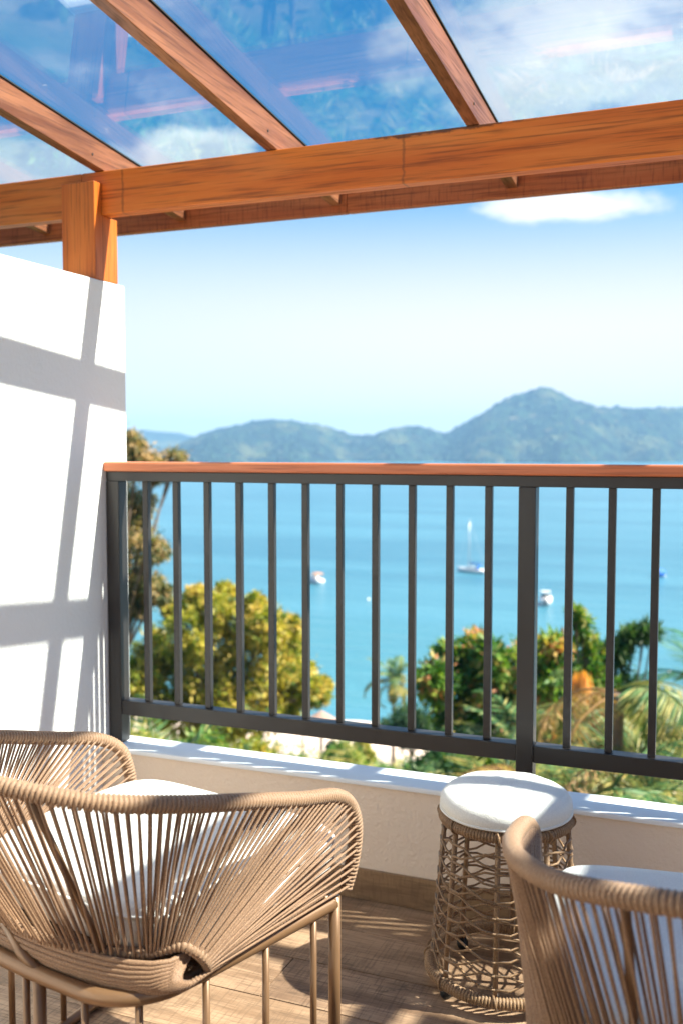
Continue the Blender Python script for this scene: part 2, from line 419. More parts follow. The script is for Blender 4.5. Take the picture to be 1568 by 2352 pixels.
def hills(name, sil, d0, dr, d1, m, na, nd, rough, can):
    """sil: (u, v) of the skyline; the land rises from its shore d0 metres away to the ridge at dr"""
    U = [a for a, b in sil]; V = [b for a, b in sil]
    us = np.linspace(U[0], U[-1], na); vv = np.interp(us, U, V)
    k = max(3, na // 60); ker = np.hanning(k); ker /= ker.sum(); vv = np.convolve(np.pad(vv, k // 2, 'edge'), ker, 'same')[k // 2:k // 2 + na]
    V_, F_ = [], []
    for j in range(nd):
        t = j / (nd - 1) * 1.45
        for i in range(na):
            az_ = YAW * -1 + math.atan((us[i] - 784) / 2286)
            H = EYE - SEA + dr * math.cos(az_ + YAW) ** -1 * (1030 - vv[i]) / 2286 * math.cos(az_ + YAW)
            H = max(H, 0)
            sh = d0 * (1 + .05 * math.sin(us[i] * .009) + .03 * math.sin(us[i] * .031 + 2))
            d = sh + (dr - sh) * t if t <= 1 else dr + (d1 - dr) * (t - 1) / .45
            x = math.sin(az_) * d / math.cos(az_ + YAW); y = math.cos(az_) * d / math.cos(az_ + YAW)
            pr = math.sin(min(t, 1) * math.pi / 2) ** 1.15 if t <= 1 else 1 - .8 * ((t - 1) / .45) ** 1.3
            q = Vector((x, y, 0)) * (1 / rough)
            sp_ = (noise.noise(q) + .5 * noise.noise(q * 2.1)) * .28 * math.sin(min(t, 1) * math.pi)
            z = H * pr * (1 + sp_)
            if H > 2: z += can * (abs(noise.noise(Vector((x, y, 3)) * .035)) * 1.3 + .6 * noise.noise(Vector((x, y, 9)) * .09)) * min(1, H / 40)
            if j == 0: z = -3
            V_.append((x, y, SEA + z))
    for j in range(nd - 1):
        for i in range(na - 1): F_.append((j * na + i, j * na + i + 1, (j + 1) * na + i + 1, (j + 1) * na + i))
    mb = MB(); mb.v = V_; mb.f = F_
    return tagp(obj(name, mb.mesh(name, m, smooth=False)), kind='structure')
m, g = mat('forest'); p = pos(g)
n1 = noise_(g, p, .035, 4, .7); n2 = noise_(g, p, .008, 4, .6); n3 = noise_(g, p, .018, 3, .6, (1, 1, 2.5))
c = g.mix(g.mr(n1, .42, .60), (.001, .006, .010), (.022, .050, .030))
c = g.mix(g.mr(n2, .52, .68, 0, .75), c, (.09, .10, .045))
c = g.mix(g.mr(n3, .62, .70, 0, .6), c, (.13, .12, .07))
out(g, g.n('ShaderNodeBsdfPrincipled', {'Base Color': c, 'Roughness': .95, 'Specular IOR Level': .1, 'Normal': bump(g, n1, 1., 8)}).outputs[0])
M_forest = m
SIL = [(330, 1050), (385, 1032), (410, 1022), (450, 1006), (500, 990), (545, 981), (585, 972), (625, 967), (670, 971), (710, 979), (760, 987), (800, 999), (845, 1004), (880, 992), (925, 983), (960, 984), (1000, 996), (1022, 999), (1055, 980), (1090, 960), (1140, 935), (1180, 922), (1225, 912), (1255, 909), (1285, 917), (1325, 931), (1370, 939), (1410, 937), (1460, 942), (1520, 941), (1568, 938), (1700, 925), (1850, 950), (2100, 985), (2350, 1032)]
hills('hills', SIL, 2780, 3350, 4300, M_forest, 620, 90, 260, 9)
hills('distant_hills', [(-900, 1020), (-500, 990), (-150, 1000), (60, 985), (250, 987), (330, 990), (400, 994), (460, 1008), (560, 1022), (640, 1032)], 4300, 5000, 5800, M_forest, 90, 14, 2000, 8)

# ------------------------------------------------------------------ terrace shell
XW = -1.975; YWALL = 2.744
fl = MB().box(-1.975, 5.2, -2.6, 2.744, -.30, -.010)
floor = tagp(obj('floor', fl.mesh('floor', M_grout)), kind='structure')
PW, PL = .197, 1.197
plank_me = [MB().box(0, PL, 0, PW, -.0098, z).mesh('plank', M_plank) for z in (0., -.0006, .0004)]
row = 0; y = YWALL - PW - .002
while y > -2.6:
    x = -1.973 - [0, .72, .31, 1.02][row % 4]
    while x < 5.0:
        x0 = max(x, -1.973); x1 = min(x + PL, 5.2)
        if x1 - x0 > .05:
            if x0 == x and x1 == x + PL: o = obj('plank', plank_me[rnd.randrange(3)], floor, (x, y, 0))
            else: o = obj('plank', MB().box(0, x1 - x0, 0, PW, -.0098, 0).mesh('plank', M_plank), floor, (x0, y, 0))
        x += PL + .003
    y -= PW + .003; row += 1
t = thing('skirting', 'wood look tile skirting along the foot of the low beige wall', 'skirting', (0, YWALL, 0))
x = -1.974
for i, L_ in enumerate((.42, 1.197, 1.197, 1.197, 1.197, 1.197, .7)):
    part('skirting_board', MB().box(x, min(x + L_, 5.2), YWALL - .011, YWALL - .0005, .001, .094), M_skirt, t, bevel=.001); x += L_ + .003
t = thing('low_wall', 'low beige textured parapet wall with a white ledge under the railing', 'wall', (0, YWALL, -4.2))
part('wall_body', MB().box(XW + .0005, 5.2, YWALL, 2.866, -4.2, .3495), M_beige, t)
part('ledge', MB().box(XW + .0008, 5.2, YWALL - .010, 2.876, .350, .366), M_ledge, t, bevel=.004)
t = thing('side_wall', 'tall white stucco wall at the left end of the terrace carrying the wooden post', 'wall', (XW, 0, -4.2))
part('wall_body', MB().box(-2.118, XW, -2.6, 2.915, -4.2, 1.914), M_white, t, bevel=.006)
t = thing('house_wall', 'white house wall behind the terrace that the roof rafters start from', 'wall', (1, -2.6, 0))
hw = MB().box(-3.2, .3, -2.8, -2.6, -4.2, 2.6).box(.3, 3.2, -2.8, -2.6, 2.2, 2.6).box(3.2, 5.2, -2.8, -2.6, -4.2, 2.6).box(.3, 3.2, -2.8, -2.6, -4.2, -.02)
part('wall_body', hw, M_white, t)
dr_ = part('glass_door', MB().box(.3, .38, -2.7, -2.65, 0, 2.2).box(1.7, 1.78, -2.7, -2.65, 0, 2.2).box(3.12, 3.2, -2.7, -2.65, 0, 2.2).box(.38, 1.7, -2.7, -2.65, 2.12, 2.2).box(1.78, 3.12, -2.7, -2.65, 2.12, 2.2), M_metal, t)
part('pane', MB().box(.38, 1.7, -2.68, -2.67, 0, 2.12).box(1.78, 3.12, -2.68, -2.67, 0, 2.12), simple('door_glass', (.03, .04, .045), .05), t)

# ------------------------------------------------------------------ railing
t = thing('railing', 'dark bronze metal railing with wooden handrail on top of the white ledge', 'railing', (-1.973, 2.80, .366))
part('handrail', MB().box(-1.9745, 5.2, 2.772, 2.845, 1.2845, 1.316), M_cap, t, bevel=.006)
part('top_rail', MB().box(-1.972, 5.2, 2.786, 2.834, 1.252, 1.284), M_metal, t, bevel=.002)
PX = [-1.948 + 1.3845 * k for k in range(6)]
posts = [(x - .0245, x + .0245) for x in PX]
for a, b in posts:
    o = part('post', MB().box(a, b, 2.785, 2.835, .3665, 1.2515), M_metal, t, bevel=.002)
for i in range(len(posts) - 1):
    a, b = posts[i][1] + .0005, posts[i + 1][0] - .0005
    part('bottom_rail', MB().box(a, b, 2.788, 2.836, .464, .513), M_metal, t, bevel=.002)
bal = MB().box(-.0105, .0105, -.010, .010, .5135, 1.2515).mesh('baluster', M_metal)
for i in range(5):
    for k in range(1, 12):
        o = obj('baluster', bal, t, (PX[i] + .1154 * k + 1.973, .0135, -.366), bevel=.0015)

# ------------------------------------------------------------------ pergola roof
t = thing('pergola_roof', 'varnished timber pergola roof with sloping glass panels over the terrace', 'pergola', (-2.04, 2.81, 1.914))
seams = [-3.3, -2.054, 1.9, 5.2]
for a, b in zip(seams, seams[1:]):
    part('beam', MB().box(a + .0006, b - .0006, 2.790, 2.841, 2.127, 2.268), M_beam, t, bevel=.0035)
for a, b in ((-3.3, -1.318), (-1.318, 2.3), (2.3, 5.2)):
    part('fascia_board', MB().box(a + .0008, b - .0008, 3.311, 3.346, 2.190, 2.335), M_fasc, t, bevel=.003)
def rz_(y): return 2.2695 - .1 * (y - 2.79)
RX = [-1.3585 + .627 * k for k in range(-3, 11)]
for x in RX:
    x0, x1 = x - .019, x + .019; ya, yb = -2.6, 3.3105
    if x < -2.2: ya = -2.6
    part('rafter', MB().hexa([(x0, ya, rz_(ya)), (x1, ya, rz_(ya)), (x0, yb, rz_(yb)), (x1, yb, rz_(yb)), (x0, ya, rz_(ya) + .088), (x1, ya, rz_(ya) + .088), (x0, yb, rz_(yb) + .088), (x1, yb, rz_(yb) + .088)]), M_raft, t, bevel=.002)
    z = .0882
    part('gasket', MB().hexa([(x0 - .004, ya, rz_(ya) + z), (x1 + .004, ya, rz_(ya) + z), (x0 - .004, yb, rz_(yb) + z), (x1 + .004, yb, rz_(yb) + z), (x0 - .004, ya, rz_(ya) + z + .004), (x1 + .004, ya, rz_(ya) + z + .004), (x0 - .004, yb, rz_(yb) + z + .004), (x1 + .004, yb, rz_(yb) + z + .004)]), M_gask, t)
for a, b in zip(RX, RX[1:]):
    z = .0925; ya, yb = -2.59, 3.37
    part('glass_panel', MB().hexa([(a + .003, ya, rz_(ya) + z), (b - .003, ya, rz_(ya) + z), (a + .003, yb, rz_(yb) + z), (b - .003, yb, rz_(yb) + z), (a + .003, ya, rz_(ya) + z + .008), (b - .003, ya, rz_(ya) + z + .008), (a + .003, yb, rz_(yb) + z + .008), (b - .003, yb, rz_(yb) + z + .008)]), M_glass, t)
pm = MB()
x0, x1 = -2.106, -1.9765
pv = [(2.750, 1.9145), (2.877, 1.9145), (2.877, 2.1265), (2.7892, 2.1265), (2.7892, 2.229), (2.750, 2.229)]
pm.v = [(x0, a, b) for a, b in pv] + [(x1, a, b) for a, b in pv]
pm.f = [tuple(range(6)), tuple(reversed(range(6, 12)))] + [(i, 6 + i, 6 + (i + 1) % 6, (i + 1) % 6) for i in range(6)]
pm.f = [tuple(reversed(f)) for f in pm.f]
part('post', pm, M_post, t, bevel=.0025)
part('post', MB().box(4.9, 5.03, 2.75, 2.789, .3665, 2.229), M_post, t)
for a, b in zip(RX, RX[1:]):  # unseen boards added to shade the right chair, gap left for sun on its rim
    if a < 1.1 or a > 2.3: continue
    ye = 2.72; xo = a + .0195 + (.10 if 1.1 < a < 1.3 else 0)
    part('sun_blocker', MB().hexa([(xo, -2.6, rz_(-2.6) + .060), (b - .0195, -2.6, rz_(-2.6) + .060), (xo, ye, rz_(ye) + .060), (b - .0195, ye, rz_(ye) + .060), (xo, -2.6, rz_(-2.6) + .078), (b - .0195, -2.6, rz_(-2.6) + .078), (xo, ye, rz_(ye) + .078), (b - .0195, ye, rz_(ye) + .078)]), M_raft, t)
sc = MB()
for x in RX[1:6]:
    sc.tube([(x + .0195, 2.73, rz_(2.73) + .03), (x + .021, 2.73, rz_(2.73) + .03)], .004, 8)
part('screw_head', sc, M_gask, t)

# ------------------------------------------------------------------ rope chairs
RIM = [(.325, .325, .41), (.336, .337, .47), (.346, .335, .545), (.349, .308, .605), (.358, .24, .645), (.365, .12, .675), (.36, -.05, .72), (.335, -.20, .755), (.27, -.33, .785), (.15, -.42, .815), (0, -.45, .825)]
RIMF = RIM + [(-x, y, z) for x, y, z in reversed(RIM[:-1])]
LOW = [(.301, -.085, .408), (.316, -.112, .44), (.312, -.135, .465), (.288, -.150, .473), (.235, -.178, .456), (.15, -.218, .450), (.06, -.236, .449), (0, -.238, .449)]
def ring_pts(z, hw=.32, y1=.30, hb=.275, y0=-.252, rad=.135):
    P = [(hw, y1 - .012, z), (hb + (hw - hb) * .35, -.02, z)]
    for k in range(7):
        a = math.radians(90 * k / 6); P.append((hb - rad + rad * math.cos(a) + .004, y0 + rad - rad * math.sin(a), z))
    P.append((0, y0 - .004, z))
    return P
def chair(label, loc, rz, group):
    T = thing('rope_armchair', label, 'armchair', loc, rz, group)
    part('arm_rim', wrapped(RIMF, .0131, .0085, .0034, n=12), M_rim, T, True, True)
    hoopF = LOW + [(-x, y, z) for x, y, z in reversed(LOW[:-1])]
    part('seat_hoop', wrapped(hoopF, .0095, .0085, .0022, n=10), M_rim, T, True, True)
    # ropes
    rim, LR = catmull(RIM, .002); low, LL = catmull(LOW, .0015)
    n = 60
    kr = [0, .64, .82, LR]; kl = [.004, .118, .175, LL]
    for i in range(n):
        s = .012 + (LR - .02) * i / (n - 1)
        l = float(np.interp(s, kr, kl))
        a = rim[min(len(rim) - 1, int(s / LR * (len(rim) - 1)))]; b = low[min(len(low) - 1, int(l / LL * (len(low) - 1)))]
        ta = (rim[min(len(rim) - 1, int(s / LR * (len(rim) - 1)) + 3)] - a)
        d = (b - a).normalized()
        nrm = ta.cross(d); nrm = nrm.normalized() if nrm.length > 1e-6 else Vector((1, 0, 0))
        if nrm.dot(Vector((a.x, a.y - .2, 0))) < 0: nrm = -nrm
        for lay in (0, 1):
            o = (.0118 if lay == 0 else -.0118); sh = (.0035 if lay == 0 else -.0035) + rnd.uniform(-.0018, .0018)
            tt = ta.normalized() if ta.length > 1e-6 else Vector((0, 0, 1))
            A = a + nrm * o * .98 + tt * sh; B = b + nrm * (o * .75) + Vector((0, 0, .002 * ((i * 2 + lay) % 3 - 1)))
            mid = A.lerp(B, .5) + nrm * rnd.uniform(-.0015, .0015)
            A0 = A - d * .012 - nrm * o * .45
            for sgn in (1, -1):
                if i == n - 1 and sgn < 0: continue
                F = (lambda q: (q.x * sgn, q.y, q.z))
                me = MB().tube([F(A0), F(A), F(mid), F(B), F(B + d * .004)], .0027, 6, cap=False)
                part('rope', me, M_rope, T, True, True)
    # webbing under the cushion, slung from side to side
    wb = MB()
    prof, _ = catmull([(0, -.240, .450), (0, -.248, .424), (0, -.238, .398), (0, -.215, .384), (0, -.16, .380), (0, -.05, .392), (0, .12, .412), (0, .27, .425)], .0092)
    for q, P_ in enumerate(prof):
        f = q / (len(prof) - 1); e = min(1, f / .28)
        xe = .298 + .012 * e; ye = -.128 + (P_.y + .128) * e ** 1.6; ze = .456 - .049 * e
        wb.tube([(xe * math.cos(math.pi * j / 14), ye + (P_.y - ye) * math.sin(math.pi * j / 14) ** .62, ze + (P_.z - ze) * math.sin(math.pi * j / 14) ** .55) for j in range(15)], .0053, 6)
    part('seat_webbing', wb, M_rope, T, True, True)
    # cushion
    cp = MB(); outl = []
    for k in range(48):
        a = 2 * math.pi * k / 48; c_, s_ = math.cos(a), math.sin(a); e = 7.
        x = .318 * math.copysign(abs(c_) ** (2 / e), c_); y = .075 + .288 * math.copysign(abs(s_) ** (2 / e), s_)
        if y < .02: x *= 1 - .24 * ((.02 - y) / .233) ** 1.4; y = .02 + (y - .02) * .93
        outl.append((x, y))
    lay = [(.90, .447), (.965, .450), (.995, .462), (1.005, .485), (1.0, .508), (.985, .525), (.95, .536), (.80, .542), (.40, .545), (.1, .546)]
    for s_, z_ in lay:
        for x, y in outl: cp.v.append((x * s_, .075 + (y - .075) * s_, z_ + (.006 * noise.noise(Vector((x * 9, y * 9, z_))) if s_ < .95 else 0)))
    for i in range(len(lay) - 1):
        for j in range(48): cp.f.append((i * 48 + j, i * 48 + (j + 1) % 48, (i + 1) * 48 + (j + 1) % 48, (i + 1) * 48 + j))
    cp.f.append(tuple(reversed(range(48)))); cp.f.append(tuple(range((len(lay) - 1) * 48, len(lay) * 48)))
    part('cushion', cp, M_cush, T, True, True)
    part('piping', MB().tube([(x * .999, .075 + (y - .075) * .999, .515) for x, y in outl], .0036, 6, True), M_cush, T, True, True)
    # frame
    rp = ring_pts(.390); P, _ = catmull(rp + [(-x, y, z) for x, y, z in reversed(rp[:-1])], .012)
    part('seat_frame', MB().tube(P, .0152, 12), M_tube, T, True, True)
    part('front_rail', MB().tube([(.32, .29, .39), (-.32, .29, .39)], .0125, 12), M_tube, T, True, True)
    for sgn in (1, -1):
        part('leg', MB().tube([(sgn * .321, .292, .0), (sgn * .321, .292, .404)], .0135, 12), M_tube, T, True, True)
    part('leg', MB().tube([(.038, -.256, .0), (.038, -.256, .38)], .0125, 12), M_tube, T, True, True)
    rods = [(.316, .222), (.303, .080), (.286, -.075), (.245, -.205), (.155, -.250), (.000, -.256)]
    for x, y in rods:
        for sgn in (1, -1):
            if abs(x) < .02 and sgn < 0: continue
            part('rod', MB().tube([(sgn * x, y, .012), (sgn * x, y, .380)], .0072, 8), M_tube, T, True, True)
    rp = ring_pts(.013); P, _ = catmull(rp + [(-x, y, z) for x, y, z in reversed(rp[:-1])], .015)
    part('base_ring', MB().tube(P, .0125, 10), M_tube, T, True, True)
    part('cross_bar', MB().tube([(.085, -.250, .384), (.085, .285, .384)], .0105, 10), M_tube, T, True, True)
    part('back_strut', MB().tube([(.035, -.256, .395), (-.02, -.252, .415), (-.085, -.236, .447)], .0100, 10), M_tube, T, True, True)
    for sgn in (1, -1):
        part('back_support', MB().tube([(sgn * .165, -.212, .45), (sgn * .178, -.30, .62), (sgn * .192, -.388, .795)], .0070, 10), M_tube, T, True, True)
    return T
CH = [('rope armchair at the left with white cushion, beside the white side wall', (-1.166, 1.699, 0), R(-12.4)),
      ('rope armchair at the lower right corner, nearest the camera, in front of the round stool', (.016, 1.66, 0), R(7.4))]
c0 = chair(CH[0][0], CH[0][1], CH[0][2], 'rope armchairs on the terrace')
c1 = c0.copy(); col.objects.link(c1); c1['label'] = CH[1][0]; c1.location = CH[1][1]; c1.rotation_euler = (0, 0, CH[1][2])
for ch in list(c0.children):
    c = ch.copy(); col.objects.link(c); c.parent = c1

# ------------------------------------------------------------------ woven stool
def stool(loc, rz):
    T = thing('woven_stool', 'round woven cane stool with a plump white seat pad beside the parapet', 'stool', loc, rz)
    cir = lambda r, z, n=24: [(r * math.cos(2 * math.pi * k / n), r * math.sin(2 * math.pi * k / n), z) for k in range(n)]
    RT_, RB = .158, .188; ZT, ZB = .430, .040
    part('top_ring', wrapped(cir(.156, ZT), .0125, .0075, .0028, True, 12), M_cane, T, True, True)
    part('base_ring', wrapped(cir(RB + .002, ZB), .0125, .0080, .0028, True, 12), M_cane, T, True, True)
    def wall(th, z):
        f = (ZT - z) / (ZT - ZB); r = RT_ - .004 + (RB - RT_) * (f ** 1.0) ; return Vector((r * math.cos(th), r * math.sin(th), z))
    NV = 8
    for k in range(NV):
        th = 2 * math.pi * k / NV
        part('upright', MB().tube([wall(th, ZT), wall(th, .22), wall(th, ZB)], .0068, 8), M_cane, T, True, True)
    rows = 9
    for k in range(NV):
        a = 2 * math.pi * k / NV; b = 2 * math.pi * (k + 1) / NV; mi = (a + b) / 2
        for q in range(rows):
            z = ZB + .030 + (ZT - ZB - .045) * (1 - (1 - q / rows) ** .82)
            j = rnd.uniform(-.003, .003)
            dz = .034 - .006 * (q / rows)
            def W_(th, zz, o=.0):
                v = wall(th, min(ZT, max(ZB, zz))); rr = math.hypot(v.x, v.y); s = (rr + o) / rr; return Vector((v.x * s, v.y * s, v.z))
            part('cane_strand', MB().tube([W_(a, z, .007), W_((a * 3 + b) / 4, z + j, .004), W_(mi, z + dz * .42 + j, .0), W_((a + 3 * b) / 4, z + dz * .9, -.002), W_(b, z + dz, .006)], .0030, 5), M_cane, T, True, True)
            part('cane_strand', MB().tube([W_(a, z + dz, .006), W_((a * 3 + b) / 4, z + dz * .85 + j, -.002), W_(mi, z + dz * .5 - j, .005), W_((a + 3 * b) / 4, z + .002, .004), W_(b, z, .007)], .0030, 5), M_cane, T, True, True)
    for k in range(NV):
        th = 2 * math.pi * (k) / NV
        for r_, z_, nm in ((RB + .002, ZB, 'binding'), (.156, ZT, 'binding')):
            c_, s_ = math.cos(th), math.sin(th)
            ringp = [(r_ * c_ + .0172 * math.cos(t_) * c_ - .006 * math.cos(t_ + .6) * s_, r_ * s_ + .0172 * math.cos(t_) * s_ + .006 * math.cos(t_ + .6) * c_, z_ + .0172 * math.sin(t_)) for t_ in [2 * math.pi * q / 14 for q in range(14)]]
            part(nm, MB().tube(ringp, .0028, 5, True), M_cane, T, True, True)
    for k in range(4):
        th = R(45 + 90 * k)
        f = MB().lathe([(.004, .0), (.012, .002), (.0155, .010), (.0155, .018), (.011, .027), (.004, .030)], 14, (.181 * math.cos(th), .181 * math.sin(th)))
        part('foot', f, M_foot, T, True, True)
    pr_ = [(.10, .436), (.146, .437), (.158, .443), (.165, .453), (.1665, .465), (.164, .478), (.156, .490), (.141, .499), (.11, .506), (.06, .511), (.01, .5125)]
    cu = MB(); n = 56
    for r_, z_ in pr_:
        for j in range(n):
            a = 2 * math.pi * j / n
            wr = .0022 * math.sin(a * 17 + noise.noise(Vector((a * 2, z_ * 20, 1))) * 5) * max(0, 1 - (z_ - .439) / .03) if r_ > .12 else 0
            cu.v.append(((r_ + wr) * math.cos(a), (r_ + wr) * math.sin(a), z_ + .003 * noise.noise(Vector((math.cos(a) * 3, math.sin(a) * 3, r_ * 12)))))
    for i in range(len(pr_) - 1):
        for j in range(n): cu.f.append((i * n + j, i * n + (j + 1) % n, (i + 1) * n + (j + 1) % n, (i + 1) * n + j))
    cu.f.append(tuple(reversed(range(n)))); cu.f.append(tuple(range((len(pr_) - 1) * n, len(pr_) * n)))
    part('seat_pad', cu, M_cush, T, True, True)
    part('piping', MB().tube([(.1645 * math.cos(a * math.pi / 28), .1645 * math.sin(a * math.pi / 28), .450) for a in range(56)], .0034, 6, True), M_cush, T, True, True)
    return T
stool((-.541, 2.451, 0), R(6))

# ------------------------------------------------------------------ boats
def hull(L, B, H, n=14):
    mb = MB(); secs = 9
    for i in range(n + 1):
        t = i / n; x = -L / 2 + L * t
        w = B / 2 * (1 - max(0, (t - .45) / .55) ** 2.2) * (.82 + .18 * min(1, t / .2))
        h = H * (1 + .35 * t * t)
        for k in range(secs):
            a = math.pi * k / (secs - 1)
            mb.v.append((x + .0, w * math.cos(a) * (1 if k in (0, secs - 1) else .96), h * (1 - math.sin(a) ** .7) - .25 * math.sin(a)))
    for i in range(n):
        for k in range(secs - 1):
            mb.f.append((i * secs + k, (i + 1) * secs + k, (i + 1) * secs + k + 1, i * secs + k + 1))
    for i in range(n): mb.f.append((i * secs, i * secs + secs - 1, (i + 1) * secs + secs - 1, (i + 1) * secs))
    mb.f.append(tuple(range(secs)))
    return mb
B_white = simple('boat_white', (.80, .79, .76), .3, 0, .05)
B_blue = simple('boat_blue_canvas', (.01, .13, .48), .7, 0, .1)
B_cabin = simple('boat_window', (.04, .05, .06), .2)
B_wood = simple('boat_orange', (.55, .26, .13), .6)
B_alu = simple('mast_aluminium', (.62, .62, .62), .35, .6)
def boat_at(name, label, u, v, rz, group=None):
    p = at_z(u, v, SEA); o = thing(name, label, 'boat', (p.x, p.y, SEA), rz, group)
    o.scale = (1.2, 1.2, 1.1) if name == 'sailboat' else (1.3, 1.3, 1.3); return o
b = boat_at('sailboat', 'white moored sailboat with bare mast and blue sail cover on the bay', 1083, 1315, YAW + R(138))
part('hull', hull(9.5, 3.1, 1.0), B_white, b, True, True)
part('cabin', MB().hexa([(-1.6, -.9, 1.0), (2.4, -.6, 1.1), (-1.6, .9, 1.0), (2.4, .6, 1.1), (-1.5, -.75, 1.65), (1.6, -.5, 1.5), (-1.5, .75, 1.65), (1.6, .5, 1.5)]), B_white, b, True, bevel=.1)
part('cabin_window', MB().hexa([(-1.2, -.95, 1.2), (1.3, -.75, 1.2), (-1.2, .95, 1.2), (1.3, .75, 1.2), (-1.2, -.88, 1.42), (1.2, -.7, 1.4), (-1.2, .88, 1.42), (1.2, .7, 1.4)]), B_cabin, b, True)
part('mast', MB().tube([(.9, 0, 1.2), (.9, 0, 15.2)], [.13, .08], 8), B_alu, b, True, True)
part('boom', MB().tube([(.9, 0, 2.4), (-3.4, 0, 2.5)], .06, 8), B_alu, b, True, True)
part('sail_cover', MB().tube([(.7, 0, 2.62), (-1.2, 0, 2.66), (-3.2, 0, 2.6)], [.24, .22, .12], 8), B_blue, b, True, True)
part('spray_hood', MB().hexa([(-2.4, -.95, 1.2), (-1.3, -.85, 1.2), (-2.4, .95, 1.2), (-1.3, .85, 1.2), (-2.3, -.7, 2.1), (-1.7, -.6, 2.0), (-2.3, .7, 2.1), (-1.7, .6, 2.0)]), B_blue, b, True, bevel=.12)
part('rigging', MB().tube([(4.6, 0, 1.4), (.9, 0, 15.1)], .03, 4).tube([(-4.6, 0, 1.1), (.9, 0, 15.1)], .03, 4).tube([(.9, 1.3, 1.1), (.9, 0, 12)], .03, 4).tube([(.9, -1.3, 1.1), (.9, 0, 12)], .03, 4), B_alu, b, True)
b = boat_at('cabin_boat', 'small white cabin boat with an orange brown canopy, leftmost on the bay', 722, 1338, YAW + R(122))
part('hull', hull(6.2, 2.3, .9), B_white, b, True, True)
part('cabin', MB().hexa([(-.6, -.85, .9), (1.4, -.6, .95), (-.6, .85, .9), (1.4, .6, .95), (-.5, -.75, 1.9), (.9, -.55, 1.8), (-.5, .75, 1.9), (.9, .55, 1.8)]), B_white, b, True, bevel=.08)
part('canopy', MB().box(-2.6, -.3, -.95, .95, 2.05, 2.3), B_wood, b, True, bevel=.08)
part('canopy_pole', MB().tube([(-2.4, .85, .8), (-2.4, .85, 2.05)], .05, 6).tube([(-2.4, -.85, .8), (-2.4, -.85, 2.05)], .05, 6), B_alu, b, True)
part('windscreen', MB().box(.92, 1.0, -.6, .6, 1.3, 1.75), B_cabin, b, True)
b = boat_at('motorboat', 'round looking white motorboat seen end on, just right of the thick railing post', 1252, 1388, YAW + R(78))
part('hull', hull(5.2, 2.5, 1.3), B_white, b, True, True)
part('windscreen', MB().hexa([(.2, -.9, 1.35), (.5, -.8, 1.35), (.2, .9, 1.35), (.5, .8, 1.35), (-.1, -.8, 2.0), (0, -.7, 2.0), (-.1, .8, 2.0), (0, .7, 2.0)]), B_cabin, b, True)
part('tower', MB().box(-1.3, .1, -.95, .95, 2.5, 2.66).tube([(-1.2, .8, 1.2), (-1.2, .8, 2.5)], .05, 6).tube([(-1.2, -.8, 1.2), (-1.2, -.8, 2.5)], .05, 6), B_white, b, True, bevel=.05)
part('outboard_motor', MB().box(-3.1, -2.6, -.25, .25, .2, 1.5), B_cabin, b, True, bevel=.08)
b = boat_at('covered_boat', 'small boat under a bright blue cover near the right edge of the bay', 1513, 1325, YAW + R(15))
part('hull', hull(3.6, 1.7, .55), B_white, b, True, True)
part('cover', MB().tube([(-1.7, 0, .55), (-1.3, 0, .7), (0, 0, .85), (1.1, 0, .75), (1.75, 0, .6)], [.35, 1.0, 1.2, .85, .2], 12), B_blue, b, True, True)
for u, v, r, lb in ((845, 1378, .45, 'small pale mooring buoy beside the cabin boat on the bay'), (1536, 1545, .30, 'tiny white buoy on the water at the far right, above the palm fronds')):
    p = at_z(u, v, SEA)
    bu = thing('mooring_buoy', lb, 'buoy', (p.x, p.y, SEA), 0, 'mooring buoys on the bay')
    part('float', MB().lathe([(.05 * r, -.6 * r), (.8 * r, -.3 * r), (r, .2 * r), (.8 * r, .7 * r), (.3 * r, r), (.05 * r, 1.1 * r)], 12), B_white, bu, True, True)
    part('eye_ring', MB().tube([(0, 0, r), (0, 0, 1.5 * r)], .12 * r, 6), B_alu, bu, True)

# ------------------------------------------------------------------ vegetation
def leaf_mesh(name, base, axis, nrm, length, width, tint, m, org):
    n = len(base)
    axis = axis / np.linalg.norm(axis, axis=1, keepdims=True)
    side = np.cross(axis, nrm); side /= np.linalg.norm(side, axis=1, keepdims=True) + 1e-9
    L = length[:, None]; W = width[:, None] * .5
    up = np.cross(side, axis)
    v = np.empty((n, 4, 3)); v[:, 0] = base; v[:, 1] = base + axis * L * .45 + side * W - up * W * .35; v[:, 2] = base + axis * L; v[:, 3] = base + axis * L * .45 - side * W - up * W * .35
    v -= np.array(org)
    me = bpy.data.meshes.new(name)
    me.vertices.add(n * 4); me.loops.add(n * 4); me.polygons.add(n)
    me.vertices.foreach_set('co', v.ravel()); me.loops.foreach_set('vertex_index', np.arange(n * 4))
    me.polygons.foreach_set('loop_start', np.arange(0, n * 4, 4)); me.polygons.foreach_set('loop_total', np.full(n, 4))
    a = me.attributes.new('tint', 'FLOAT', 'FACE'); a.data.foreach_set('value', np.clip(tint, 0, 1))
    me.materials.append(m); me.update(calc_edges=True); return me
def rdir(n):
    v = NR.normal(size=(n, 3)); return v / np.linalg.norm(v, axis=1, keepdims=True)
